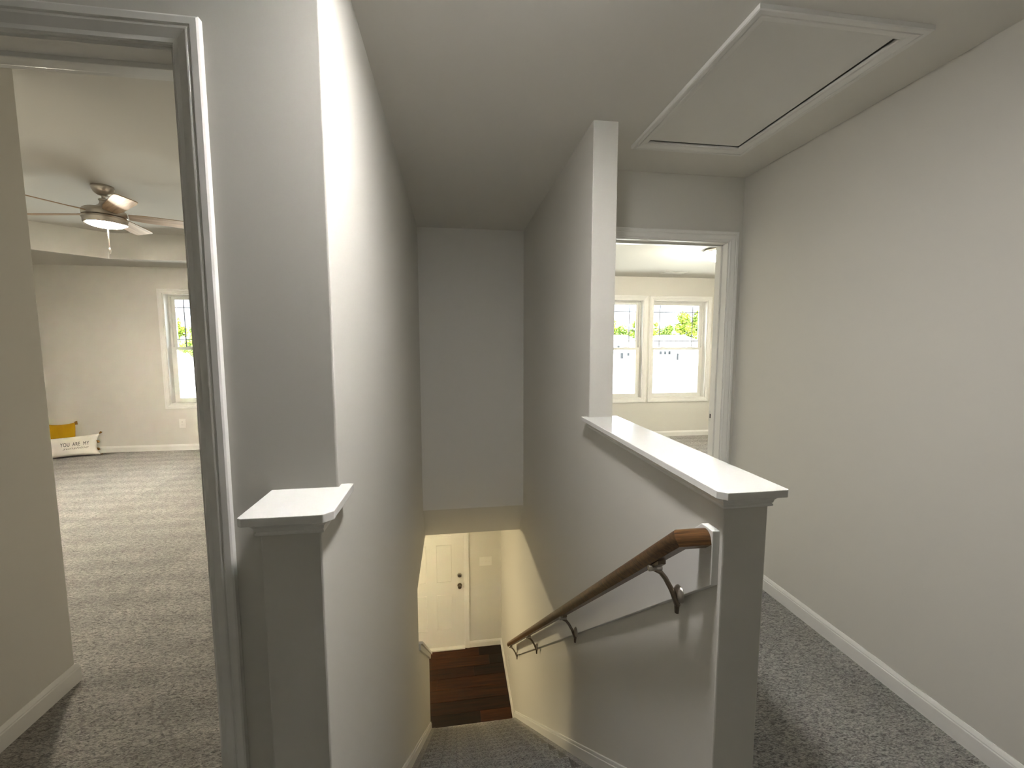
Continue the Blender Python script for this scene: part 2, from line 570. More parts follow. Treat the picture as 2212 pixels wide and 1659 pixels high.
# ------------------------------------------------------------------ structure: walls
CZ = ZC - .019
struct(prism_x('wall_stair_right', [(YN, ZF - .1), (YN, CZ), (YP, CZ), (YP, H + .01), (YRB + .14, H + .01), (YRB + .14, ZF - .1)], HL, HR, 'wall', None, .004),
       'beige stair wall on the handrail side, half height beside the hall', 'wall')
def pony(y):
    return -.953 - .848 * (y - 3.22)
PT = .045
struct(prism_x('wall_stair_left', [(YN + .006, ZF - .1), (YN + .006, CZ), (YD, CZ), (YD, H + .01), (YLB + .14, H + .01), (YLB + .14, ZFC), (3.08, ZFC),
                                   (3.08, pony(3.08) - PT), (4.237, pony(4.237) - PT), (4.237, ZF - .1)], XL0, XL, 'wall', None, .004),
       'beige stair wall opposite the handrail, sloping low wall at its foot', 'wall')
struct(prism_x('wall_stair_back', [(YB, H + .01), (YB, -.09), (4.0, ZFC), (4.14, ZFC), (4.14, H + .01)], XL - .01, HL + .01, 'wall'),
       'beige wall closing the stairwell with a sloped lower edge', 'wall')
struct(box('wall_hall_right', XR, XR + .115, YBK - .1, YE + .01, -.3, H + .02, 'wall'), 'long plain beige wall along the hall beside the attic hatch', 'wall')
struct(boxes('wall_hall_behind', [(-1.85, XR + .1, YBK - .115, YBK, -.3, H + .02), (-1.865, -1.75, YBK - .1, YD + .1, -.3, H + .02)], 'wall'), 'beige walls of the hall behind the photographer', 'wall')
DLX0, DLX1, DLZ = -1.345, -0.585, 2.055          # left doorway
struct(boxes('wall_doorway_left', [(-1.85, DLX0, YD, YD + .115, -.1, H + .01), (DLX0, DLX1, YD, YD + .115, DLZ, H + .01), (DLX1, XL - .005, YD - .0004, YD + .115, -.1, H + .01)], 'wall'),
       'beige wall around the doorway to the bedroom with the fan', 'wall')
struct(boxes('wall_bedroom_left_entry', [(-1.712, -1.597, YD + .10, 1.90, -.1, H + .01), (XBL, -1.712, 1.785, 1.90, -.1, H + .01)], 'wall', None, .003), 'beige wall just inside the bedroom with the ceiling fan', 'wall')
struct(box('wall_bedroom_left_side', XBL - .15, XBL, 1.78, YLB + .1, -.1, H + .01, 'wall'), 'beige side wall of the bedroom behind the pillows', 'wall')
DRX0, DRX1, DRZ = .94, 1.700, 2.052
struct(boxes('wall_doorway_right', [(HR - .01, DRX0, YE, YE + .118, -.1, H + .01), (DRX0, DRX1, YE, YE + .118, DRZ, H + .01), (DRX1, XRB + .1, YE, YE + .118, -.1, H + .01)], 'wall'),
       'beige wall at the end of the hall around the bedroom doorway', 'wall')
struct(box('wall_bedroom_right_side', XRB, XRB + .115, YE + .1, YRB + .1, -.1, H + .01, 'wall'), 'beige side wall of the bedroom with two side by side windows', 'wall')
WIN_R = [(3.03, 3.93, .60, 2.105), (1.985, 2.885, .60, 2.105)]
WIN_L = [(-3.76, -2.86, .63, 2.107)]
def wall_with_windows(name, x0, x1, y0, th, wins, label):
    ws = sorted(wins)
    L = []
    x = x0
    for (a, b, z0, z1) in ws:
        L.append((x, a, y0, y0 + th, -.3, H + .02))
        L.append((a, b, y0, y0 + th, -.3, z0))
        L.append((a, b, y0, y0 + th, z1, H + .02))
        x = b
    L.append((x, x1, y0, y0 + th, -.3, H + .02))
    return struct(boxes(name, L, 'wall'), label, 'wall')
wall_with_windows('wall_windows_right', HR - .01, XRB + .1, YRB, .15, WIN_R, 'beige bedroom wall holding the two side by side windows')
wall_with_windows('wall_windows_left', XBL - .1, XL0 + .01, YLB, .15, WIN_L, 'beige bedroom wall with a window and the pillows at its foot')
FDX0, FDX1, FDZ = -.792, .132, ZF + 2.05
struct(boxes('wall_front', [(-3.3, FDX0, YF, YF + .12, ZF - .1, ZFC + .1), (FDX0, FDX1, YF, YF + .12, FDZ, ZFC + .1), (FDX1, HL + .05, YF, YF + .12, ZF - .1, ZFC + .1), (-.9, .2, YF + .13, YF + .15, ZF - .1, ZFC)], 'wall'),
       'beige foyer wall around the white front door', 'wall')
struct(boxes('wall_foyer_left', [(-3.415, -3.3 + .1, 2.9, YF + .1, ZF - .1, ZFC + .1), (-3.3, XL0 + .01, 2.9, 3.0, ZF - .1, ZFC + .1)], 'wall'), 'beige foyer walls out of sight beside the stairs', 'wall')

# ------------------------------------------------------------------ baseboards
struct(baseboard('baseboard_hall_right', (XR, YBK), (XR, YE - .001), (-1, 0), 0), 'white baseboard along the plain hall wall', 'baseboard')
e = empty('baseboard_half_wall', (HR, YN, 0))
for args in (((HR, YN), (HR, YE), (1, 0), 1, 0), ((HL + .002, YN), (HR, YN), (0, -1), 0, 1)):
    b = baseboard('baseboard_length', args[0], args[1], args[2], 0, None, args[3], args[4])
    b.parent = e
    b.matrix_parent_inverse = Matrix.Translation((-HR, -YN, 0))
struct(e, 'white baseboard around the foot of the half wall', 'baseboard')
e = empty('baseboard_bedroom_entry')
baseboard('baseboard_length', (-1.597, YD + .12), (-1.597, 1.90), (1, 0), 0, e, 0, 1)
baseboard('baseboard_length', (-1.597, 1.90), (XBL, 1.90), (0, 1), 0, e, 1, 0)
struct(e, 'white baseboard turning the corner just inside the fan bedroom', 'baseboard')
struct(baseboard('baseboard_bedroom_left', (XBL, YLB), (XL0, YLB), (0, -1), 0), 'white baseboard below the window of the fan bedroom', 'baseboard')
struct(baseboard('baseboard_bedroom_right', (HR, YRB), (XRB, YRB), (0, -1), 0), 'white baseboard below the two side by side windows', 'baseboard')
e = empty('baseboard_foyer')
baseboard('baseboard_length', (.199, YF), (HL, YF), (0, -1), ZF, e, 0, -1, 1.1)
baseboard('baseboard_length', (HL, YF), (HL, 4.30), (-1, 0), ZF, e, -1, 0, 1.1)
struct(e, 'white baseboard in the foyer corner beside the front door', 'baseboard')

# ------------------------------------------------------------------ doorways (casing, jamb, stop)
def doorway(name, x0, x1, zt, y, depth, label, right_only=False):
    root = empty(name, (0, 0, 0))
    f = lambda a, b, d: (a, y - d, b)
    r = .005
    casing('casing', (x1 + r, 0), (x1 + r, zt + r), (1, 0), 0, 1, f, root)
    casing('casing', (x0 - r, zt + r), (x1 + r, zt + r), (0, 1), 1, 1, f, root)
    casing('casing', (x0 - r, 0), (x0 - r, zt + r), (-1, 0), 0, 1, f, root)
    g = lambda a, b, d: (a, y + depth + d, b)
    casing('casing', (x1 + r, 0), (x1 + r, zt + r), (1, 0), 0, 1, g, root)
    casing('casing', (x0 - r, zt + r), (x1 + r, zt + r), (0, 1), 1, 1, g, root)
    casing('casing', (x0 - r, 0), (x0 - r, zt + r), (-1, 0), 0, 1, g, root)
    jy0, jy1 = y - .0005, y + depth + .0005
    box('jamb', x1 - .002, x1 + .012, jy0, jy1, 0, zt + .012, 'trim', root)
    box('jamb', x0 - .012, x0 + .002, jy0, jy1, 0, zt + .012, 'trim', root)
    box('head_jamb', x0, x1, jy0, jy1, zt - .002, zt + .012, 'trim', root)
    s0, s1 = y + .050, y + .084
    box('door_stop', x1 - .013, x1, s0, s1, 0, zt, 'trim', root, .002)
    box('door_stop', x0, x0 + .013, s0, s1, 0, zt, 'trim', root, .002)
    box('door_stop', x0 + .013, x1 - .013, s0, s1, zt - .013, zt, 'trim', root, .002)
    return struct(root, label, 'doorway')
doorway('door_1', DLX0, DLX1, DLZ, YD, .115, 'white cased doorway into the bedroom with the ceiling fan')
d2 = doorway('door_2', DRX0, DRX1, DRZ, YE, .118, 'white cased doorway at the end of the hall with a strike plate')
sp = box('strike_plate', DRX1 - .0035, DRX1 - .002, YE + .088, YE + .119, .918, .986, 'chrome', d2, .001)
box('latch_hole_shade', DRX1 - .0042, DRX1 - .0030, YE + .094, YE + .108, .938, .966, 'dark', sp)  # no real hole: its shade is put into this box's dark colour

# front door
fd = empty('door_3', (0, 0, 0))
f = lambda a, b, d: (a, YF - d, b)
r = .005
casing('casing', (FDX1 + r - .002, ZF), (FDX1 + r - .002, FDZ + r), (1, 0), 0, 1, f, fd, sc=1.1)
casing('casing', (FDX0 - r, FDZ + r), (FDX1 + r - .002, FDZ + r), (0, 1), 1, 1, f, fd, sc=1.1)
casing('casing', (FDX0 - r, ZF), (FDX0 - r, FDZ + r), (-1, 0), 0, 1, f, fd, sc=1.1)
box('jamb', FDX1 - .004, FDX1 + .006, YF - .001, YF + .119, ZF, FDZ, 'trim', fd)
box('jamb', FDX0 - .006, FDX0 + .004, YF - .001, YF + .119, ZF, FDZ, 'trim', fd)
box('threshold', FDX0, FDX1, YF - .03, YF + .11, ZF - .002, ZF + .020, 'trim', fd, .004)
DY = YF + .022                                    # face of the door slab
dx0, dx1, dz0, dz1 = FDX0 + .006, FDX1 - .007, ZF + .022, FDZ - .004
cols = [(-.602, -.39), (-.255, -.042)]
rows = [(-2.60, -2.076), (-1.893, -1.347), (-1.22, -.985)]
# slab front built as stiles and rails around sunken panels
slabs = [(dx0, cols[0][0], DY, DY + .045, dz0, dz1), (cols[0][1], cols[1][0], DY, DY + .045, dz0, dz1), (cols[1][1], dx1, DY, DY + .045, dz0, dz1)]
for c in cols:
    zs = [dz0] + [v for rr in rows for v in rr] + [dz1]
    for k in range(0, len(zs), 2):
        slabs.append((c[0], c[1], DY, DY + .045, zs[k], zs[k + 1]))
slabs.append((dx0, dx1, DY + .030, DY + .046, dz0, dz1))
boxes('door_leaf', slabs, 'door', fd)
for c in cols:
    for rr in rows:
        g0, g1 = .0, .028
        secs = []
        for ins, dep in ((0, 0.0005), (.007, -.007), (.017, .020), (.027, .020), (.054, .003), (.060, .003)):
            secs.append([(c[0] + ins, DY + dep, rr[0] + ins), (c[1] - ins, DY + dep, rr[0] + ins), (c[1] - ins, DY + dep, rr[1] - ins), (c[0] + ins, DY + dep, rr[1] - ins)])
        loft('door_panel', secs, 'door', fd)
kn = lathe('door_knob', [(.004, -.066), (.018, -.065), (.026, -.055), (.027, -.044), (.020, -.032), (.011, -.026), (.011, -.008), (.031, -.006), (.032, 0)], 'bronze', fd, (.066, DY, -1.952), 28, True, 'Y')
db = lathe('deadbolt', [(.022, -.014), (.028, -.014), (.031, -.010), (.032, -.001), (.032, 0)], 'nickel', fd, (.066, DY, -1.803), 28, True, 'Y')
lathe('deadbolt_face', [(.003, -.018), (.024, -.018), (.0255, -.016), (.0255, -.012)], 'nickel', db, (.066, DY, -1.803), 28, True, 'Y')
box('latch_edge', dx1 - .002, dx1 + .004, DY - .001, DY + .03, -1.99, -1.92, 'bronze', fd)
struct(fd, 'white six-panel front door with a round dark knob at the foot of the stairs', 'door')

# ------------------------------------------------------------------ windows
def window(name, x0, x1, z0, z1, y, label):
    root = empty(name, (0, 0, 0))
    f = lambda a, b, d: (a, y - d, b)
    casing('casing', (x0, z0), (x0, z1), (-1, 0), 1, 1, f, root)
    casing('casing', (x1, z0), (x1, z1), (1, 0), 1, 1, f, root)
    casing('casing', (x0, z1), (x1, z1), (0, 1), 1, 1, f, root)
    casing('casing', (x0, z0), (x1, z0), (0, -1), 1, 1, f, root)
    d = .10
    for nm, b in (('reveal', (x0 - .001, x0 + .012, y - .001, y + d + .04, z0, z1)), ('reveal', (x1 - .012, x1 + .001, y - .001, y + d + .04, z0, z1)),
                  ('reveal', (x0 + .012, x1 - .012, y - .001, y + d + .04, z1 - .012, z1 + .001)), ('sill', (x0 + .012, x1 - .012, y - .001, y + d + .04, z0 - .001, z0 + .012))):
        box(nm, *b, 'trim', root)
    xa, xb, za, zb = x0 + .012, x1 - .012, z0 + .012, z1 - .012
    zm = (za + zb) / 2 + .012
    # outer vinyl frame
    boxes('frame', [(xa, xa + .022, y + d - .01, y + d + .05, za, zb), (xb - .022, xb, y + d - .01, y + d + .05, za, zb), (xa + .022, xb - .022, y + d - .01, y + d + .05, zb - .022, zb), (xa + .022, xb - .022, y + d - .01, y + d + .05, za, za + .022)], 'vinyl', root)
    def sash(nm, zlo, zhi, yy, grille):
        xs0, xs1 = xa + .022, xb - .022
        w = .038
        s = boxes(nm, [(xs0, xs0 + w, yy, yy + .028, zlo, zhi), (xs1 - w, xs1, yy, yy + .028, zlo, zhi), (xs0 + w, xs1 - w, yy, yy + .028, zhi - w, zhi), (xs0 + w, xs1 - w, yy, yy + .028, zlo, zlo + w)], 'vinyl', root, .002)
        box('pane', xs0 + w, xs1 - w, yy + .012, yy + .016, zlo + w, zhi - w, 'glass', s)
        if grille:
            gx0, gx1, gz0, gz1 = xs0 + w, xs1 - w, zlo + w, zhi - w
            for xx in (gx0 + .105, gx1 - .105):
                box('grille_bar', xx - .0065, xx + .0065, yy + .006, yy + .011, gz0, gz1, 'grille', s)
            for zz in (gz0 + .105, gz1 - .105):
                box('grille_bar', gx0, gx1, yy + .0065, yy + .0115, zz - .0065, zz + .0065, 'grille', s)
        return s
    sash('upper_sash', zm - .02, zb - .022, y + d + .018, True)
    lo = sash('lower_sash', za + .022, zm + .02, y + d - .012, False)
    xc = (xa + xb) / 2
    for xx in (xc - .22, xc + .22):
        box('sash_lock', xx - .03, xx + .03, y + d - .006, y + d + .014, zm + .019, zm + .032, 'vinyl', root, .003)
    return struct(root, label, 'window')
window('window_1', *WIN_R[0], YRB, 'double-hung window with grille bars, nearer the strike-plate jamb of its pair')
window('window_2', *WIN_R[1], YRB, 'double-hung window with grille bars, partly hidden by the tall stair wall end')
window('window_3', *WIN_L[0], YLB, 'double-hung window with grille bars above the wall outlet')

# ------------------------------------------------------------------ half-wall caps
MOULD = [(0, 0), (0, -.031), (.004, -.031), (.007, -.029), (.0075, -.026), (.005, -.0225), (.007, -.021), (.009, -.013), (.015, -.005), (.018, -.003), (.018, 0)]
def mould(p0, p1, nrm, m0, m1, parent, z=CZ + .0005):
    p0, p1, nrm = Vector(p0), Vector(p1), Vector(nrm)
    d = (p1 - p0).normalized()
    s0, s1 = [], []
    for dep, h in MOULD:
        a = p0 + nrm * dep - d * dep * m0
        b = p1 + nrm * dep + d * dep * m1
        s0.append((a.x, a.y, z + h))
        s1.append((b.x, b.y, z + h))
    return loft('cove_moulding', [s0, s1], 'trim', parent)
OV, CH = .031, .018
t1 = empty('trim_1', (0, 0, 0))
prism_z('cap_board', [(HL - OV, YP + .022), (HL - OV, YN - OV + CH), (HL - OV + CH, YN - OV), (HR + OV - .006, YN - OV), (HR + OV, YN - OV + .006), (HR + OV, YP + .022), (HR - .0005, YP + .022), (HR - .0005, YP + .002), (HL + .0005, YP + .002), (HL + .0005, YP + .022)], CZ, ZC, 'cap', t1, .0015)
mould((HL, YP + .012), (HL, YN), (-1, 0), 0, 1, t1)
mould((HL, YN), (HR, YN), (0, -1), 1, 1, t1)
mould((HR, YN), (HR, YP + .012), (1, 0), 1, 0, t1)
struct(t1, 'long glossy white cap board on the half wall above the handrail', 'cap')
t2 = empty('trim_2', (0, 0, 0))
YS = YN + .006
prism_z('cap_board', [(XL0 - OV, YD - .0005), (XL0 - OV, YS - OV + .007), (XL0 - OV + .009, YS - OV), (XL + OV - CH, YS - OV), (XL + OV, YS - OV + CH), (XL + OV, YD + .022), (XL + .0005, YD + .022), (XL + .0005, YD - .0005)], CZ, ZC, 'cap', t2, .0015)
mould((XL0, YD), (XL0, YS), (-1, 0), 0, 1, t2)
mould((XL0, YS), (XL, YS), (0, -1), 1, 1, t2)
mould((XL, YS), (XL, YD + .012), (1, 0), 1, 0, t2)
struct(t2, 'short white cap board on the stub wall beside the doorway casing', 'cap')
# sloping cap of the low wall at the foot of the stairs
t3 = empty('trim_3', (0, 0, 0))
ya, yb_ = 3.083, 4.275
prism_x('cap_board', [(ya, pony(ya)), (yb_, pony(yb_)), (yb_, pony(yb_) - .024), (ya, pony(ya) - .024)], XL0 - .03, XL + .03, 'trim', t3, .0015)
prism_x('cove_moulding', [(ya, pony(ya) - .024), (4.25, pony(4.25) - .024), (4.245, pony(4.245) - .075), (ya, pony(ya) - .075)], XL - .003, XL + .016, 'trim', t3, .003)
prism_x('end_moulding', [(4.237, pony(4.237) - .024), (4.256, pony(4.256) - .024), (4.249, pony(4.249) - .075), (4.237, pony(4.237) - .075)], XL0, XL, 'trim', t3)
struct(t3, 'sloping white cap on the low wall at the foot of the stairs', 'cap')

# ------------------------------------------------------------------ staircase
st = empty('staircase', (0, 0, 0))
XS0, XS1 = XL + .001, HL - .001
BW = .048
step0 = None
for k in range(1, 14):
    if step0 is None:
        n_ = .030
        poly = [(-RUN - .03, 0), (-n_, 0)]
        for i in range(1, 8):
            a = math.pi / 2 - math.pi * i / 8
            poly.append((-n_ + n_ * math.cos(a), -n_ + n_ * math.sin(a)))
        poly += [(-n_ - .012, -2 * n_ + .004), (-n_ - .016, -RISE - .01), (-RUN - .03, -RISE - .01)]
        step0 = prism_x('step', poly, XS0 + BW, XS1 - BW, 'carpet_stair', st)
        s = step0
    else:
        s = step0.copy()
        COL.objects.link(s)
        s.parent = st
    s.location = (0, Y0 + RUN * k, -RISE * k)
n_ = .030
poly = [(1.03, 0), (Y0 - n_, 0)] + [(Y0 - n_ + n_ * math.cos(math.pi / 2 - math.pi * i / 8), -n_ + n_ * math.sin(math.pi / 2 - math.pi * i / 8)) for i in range(1, 8)] + [(Y0 - n_ - .004, -2 * n_), (Y0 - n_ - .006, -RISE - .01), (1.03, -RISE - .01)]
prism_x('landing_nosing', poly, XS0 + .001, XS1 - .001, 'carpet_stair', st)
for xa, xb in ((XS0, XS0 + BW + .002), (XS1 - BW - .002, XS1)):
    y1 = Y0 + RUN * 13
    prism_x('carpet_border', [(Y0 - .02, -.004), (y1 - .006, nose(y1) - .006), (y1 - .03, ZF), (y1 - .30, ZF), (Y0 - .02, -.32)], xa, xb, 'carpet_stair', st)
tag(st, 'grey carpeted staircase going down to the foyer', 'staircase')
def skirt(name, x, sgn, label, y_end):
    e = empty(name, (0, 0, 0))
    for nm, lo, hi, th in (('skirt_board', -.04, .046, .014), ('skirt_moulding', .046, .064, .009)):
        ya = 1.06
        prism_x(nm, [(ya, nose(ya) + lo), (ya, nose(ya) + hi), (y_end, nose(y_end) + hi), (y_end, nose(y_end) + lo)], min(x, x + sgn * th), max(x, x + sgn * th), 'trim', e, .002)
    return struct(e, label, 'trim')
skirt('trim_4', HL, -1, 'white sloping skirt board of the stairs under the handrail', 4.29)
skirt('trim_5', XL, 1, 'white sloping skirt board of the stairs opposite the handrail', 4.236)

# ------------------------------------------------------------------ handrail
hr = empty('handrail', (0, 0, 0))
XB = HL - .019
yA, yB = .918, 4.095
ybreak = .966
ztop = .963
def btop(y):
    return ztop - .838 * (y - ybreak)
prism_x('backing_board', [(yA, .822), (yA, ztop), (ybreak, ztop), (yB, btop(yB)), (yB, .822 - .838 * (yB - yA))], XB, HL + .001, 'wall_trim' if 'wall_trim' in M else 'trim', hr, .002)
RXC = .563
# rail profile in (x, n): rounded top, flat underside
prof = []
for i in range(13):
    a = math.radians(-35 + 250 * i / 12)
    prof.append((.0230 * math.cos(a), .0230 * math.sin(a) + .002))
prof.append((-.0150, -.0205))
prof.append((.0150, -.0205))
yM, zM = .945, .933
sl = .838
d1 = Vector((1, -sl)).normalized()         # along the slope, in (y, z)
n1 = Vector((sl, 1)).normalized()
yend = 4.16
def sec(y, z, n, k=1.0, shear=None):
    return [(RXC + px * k, y + n.x * pn * k, z + n.y * pn * k) for px, pn in prof]
din = Vector((0, -d1.x, -d1.y))              # travelling up the rail
mit = (din + Vector((1, 0, 0))).normalized()  # normal of the mitre plane
jc = Vector((RXC, yM, zM))
joint, ret = [], []
for px, pn in prof:
    q = jc + Vector((px, n1.x * pn, n1.y * pn))
    q = q + din * ((jc - q).dot(mit) / din.dot(mit))
    joint.append(tuple(q))
    ret.append((XB + .001, q.y, q.z))
endp = Vector((yM, zM)) + d1 * ((yend - yM) / d1.x)
loft('rail', [sec(endp.x, endp.y, n1), joint], 'oak', hr, False)
loft('rail_end', [joint, ret], 'oak_end', hr, False)
for nm in ('rail', 'rail_end'):
    ob = [c for c in hr.children if c.name.split('.')[0] == nm][0]
    for p_ in ob.data.polygons:
        p_.use_smooth = len(p_.vertices) == 4
    es = ob.modifiers.new('split', 'EDGE_SPLIT')
    es.split_angle = math.radians(30)
def railz(y):
    return zM - sl * (y - yM)
first = None
for yk in (1.055, 2.02, 3.02, 4.02):
    if first is None:
        br = empty('bracket', (0, 0, 0))
        zr = railz(0) + 0
        # local origin: under the rail, on the board face
        b = -.0215 / n1.y * 1.0
        # rosette on the board
        lathe('rosette', [(.004, -.014), (.014, -.012), (.020, -.008), (.024, -.003), (.025, 0)], 'nickel', br, (XB, 0, -.125), 24, True, 'X')
        tube('rosette_tail', [(XB - .006, 0, -.125), (XB - .007, .0, -.15), (XB - .007, 0, -.182)], [(.010, .008), (.009, .006), (.006, .005)], 'bronze', br)
        tube('arm', [(XB - .006, 0, -.158), (XB - .022, .003, -.115), (XB - .042, .006, -.078), (XB - .056, .008, -.060), (RXC, .010, -.052), (RXC, .010, -.034)], [(.010, .008), (.011, .007), (.009, .007), (.008, .007), (.008, .008), (.008, .008)], 'bronze', br)
        tube('barrel', [(RXC - .020, .010, -.047), (RXC + .018, .010, -.047)], .0085, 'nickel', br, 12)
        v = []
        for yy in (-.026, .032):
            for xx in (-.011, .011):
                v.append((RXC + xx, yy, -.0285 - sl * yy))
        for yy in (-.026, .032):
            for xx in (-.011, .011):
                v.append((RXC + xx, yy, -.040 - sl * yy))
        mesh_obj('saddle', v, [(0, 1, 3, 2), (4, 6, 7, 5), (0, 4, 5, 1), (2, 3, 7, 6), (0, 2, 6, 4), (1, 5, 7, 3)], 'bronze', br)
        br.parent = hr
        first = br
    else:
        br = first.copy()
        COL.objects.link(br)
        br.parent = hr
        for c in first.children:
            cc = c.copy()
            COL.objects.link(cc)
            cc.parent = br
    br.location = (0, yk, railz(yk))
tag(hr, 'oak handrail on dark metal brackets along the stair wall', 'handrail')

# ------------------------------------------------------------------ attic hatch
ah = empty('attic_hatch', (0, 0, 0))
f = lambda a, b, d: (a, b, H - d)
ax0, ax1, ay0, ay1 = .988, 1.484, 1.292, 2.081
casing('frame_casing', (ax0, ay0), (ax0, ay1), (-1, 0), 1, 1, f, ah, 'hatch', sc=1.08)
casing('frame_casing', (ax1, ay0), (ax1, ay1), (1, 0), 1, 1, f, ah, 'hatch', sc=1.08)
casing('frame_casing', (ax0, ay0), (ax1, ay0), (0, -1), 1, 1, f, ah, 'hatch', sc=1.08)
casing('frame_casing', (ax0, ay1), (ax1, ay1), (0, 1), 1, 1, f, ah, 'hatch', sc=1.08)
box('hatch_panel', ax0 + .0005, ax1 - .009, ay0 - .0005, ay1 - .008, H + .001, H + .018, 'hatch', ah)
tag(ah, 'white framed attic hatch in the hall ceiling', 'hatch')

# ------------------------------------------------------------------ ceiling lamps
def dome_light(name, x, y, z, R, mat, label, cat='ceiling light', drop=.11, rim=.038):
    root = empty(name, (x, y, z))
    lathe('rim', [(R * .80, 0), (R * .96, -.006), (R * 1.02, -.018), (R * 1.02, -rim + .008), (R * .97, -rim), (R * .90, -rim), (R * .80, -rim + .008)], 'nickel', root)
    pr = []
    for i in range(10):
        a = math.pi / 2 * i / 9
        pr.append((max(R * .93 * math.cos(a), .004), -rim + .008 - (drop - rim + .008) * math.sin(a)))
    lathe('glass_dome', pr, mat, root)
    lathe('finial', [(.003, -drop + .002), (.010, -drop - .002), (.011, -drop - .008), (.006, -drop - .016), (.002, -drop - .018)], 'nickel', root, (0, 0, 0), 16)
    return tag(root, label, cat)
dome_light('ceiling_light', 2.85, 4.21, H, .165, 'lamp_bed', 'lit frosted dome light with metal rim on the bedroom ceiling', drop=.135)
dome_light('ceiling_light_offscreen', .22, .93, H, .098, 'lamp_hall', 'lit frosted dome light on the hall ceiling above the stair head', drop=.080, rim=.060)
dome_light('ceiling_light_offscreen', -1.65, 4.40, ZFC, .150, 'lamp_foyer', 'lit frosted dome light on the foyer ceiling near the front door', drop=.13)

# ------------------------------------------------------------------ ceiling fan
FX, FY, FZ = -2.855, 4.065, H + .30
fan = empty('ceiling_fan', (FX, FY, FZ))
lathe('canopy', [(.072, 0), (.074, -.012), (.071, -.030), (.060, -.052), (.040, -.070), (.020, -.078)], 'nickel', fan)
lathe('downrod', [(.0125, -.070), (.0125, -.135)], 'nickel', fan, seg=20)
lathe('motor_housing', [(.030, -.104), (.034, -.108), (.034, -.116), (.028, -.122), (.030, -.142), (.044, -.158), (.062, -.170), (.088, -.180), (.128, -.190), (.142, -.202), (.146, -.222), (.144, -.246), (.138, -.252), (.100, -.256)], 'nickel', fan)
lk = lathe('light_ring', [(.120, -.252), (.147, -.256), (.148, -.268), (.142, -.276), (.141, -.303), (.132, -.309), (.115, -.307)], 'nickel', fan)
pr = []
for i in range(9):
    a = math.pi / 2 * i / 8
    pr.append((max(.124 * math.cos(a), .003), -.303 - .029 * math.sin(a)))
lathe('light_bowl', pr, 'lamp_fan', fan)
bpoly = [(.150, -.045), (.26, -.062), (.60, -.072), (.645, -.068), (.662, -.055), (.662, .055), (.645, .068), (.60, .072), (.26, .062), (.150, .045)]
th = .006
V = [(x, y, th / 2) for x, y in bpoly] + [(x, y, -th / 2) for x, y in bpoly]
nb = len(bpoly)
Fb = [tuple(range(nb)), tuple(range(nb, 2 * nb))[::-1]] + [(i, (i + 1) % nb, nb + (i + 1) % nb, nb + i) for i in range(nb)]
blade0 = None
for k in range(5):
    ang = math.radians(-54.9 + 11 + 72 * k)
    if blade0 is None:
        blade0 = mesh_obj('blade', V, Fb, 'blade', fan)
        arm0 = box('blade_iron', .090, .215, -.020, .020, .001, .007, 'nickel', blade0, .002)
        bl = blade0
    else:
        bl = blade0.copy()
        COL.objects.link(bl)
        bl.parent = fan
        ar = arm0.copy()
        COL.objects.link(ar)
        ar.parent = bl
    bl.location = (0, 0, -.226)
    bl.rotation_euler = (Matrix.Rotation(ang, 4, 'Z') @ Matrix.Rotation(math.radians(-13), 4, 'X')).to_euler()
ch = tube('pull_chain', [(.02, -.01, -.32), (.02, -.01, -.42), (.021, -.01, -.50)], .0035, 'nickel', fan, 8)
lathe('chain_knob', [(.002, -.500), (.008, -.508), (.010, -.525), (.006, -.545), (.002, -.548)], 'nickel', fan, (.021, -.01, 0), 14)
tag(fan, 'brushed nickel ceiling fan with five wood blades and a lit bowl', 'ceiling fan')

# ------------------------------------------------------------------ ceiling vent
v = empty('ceiling_vent', (3.12, 5.66, H))
boxes('frame', [(-.165, .165, -.09, -.068, -.007, 0), (-.165, .165, .068, .09, -.007, 0), (-.165, -.143, -.068, .068, -.007, 0), (.143, .165, -.068, .068, -.007, 0)], 'trim', v)
box('backing', -.15, .15, -.07, .07, -.0015, 0, 'nickel', v)
for i in range(6):
    yy = -.055 + .022 * i
    mesh_obj('slat', [(-.143, yy - .008, -.001), (.143, yy - .008, -.001), (.143, yy + .008, -.007), (-.143, yy + .008, -.007), (-.143, yy - .007, 0), (.143, yy - .007, 0), (.143, yy + .009, -.006), (-.143, yy + .009, -.006)], [(0, 1, 2, 3), (4, 5, 6, 7), (0, 1, 5, 4), (2, 3, 7, 6), (0, 3, 7, 4), (1, 2, 6, 5)], 'trim', v)
tag(v, 'white slatted air vent in the bedroom ceiling before the windows', 'vent')

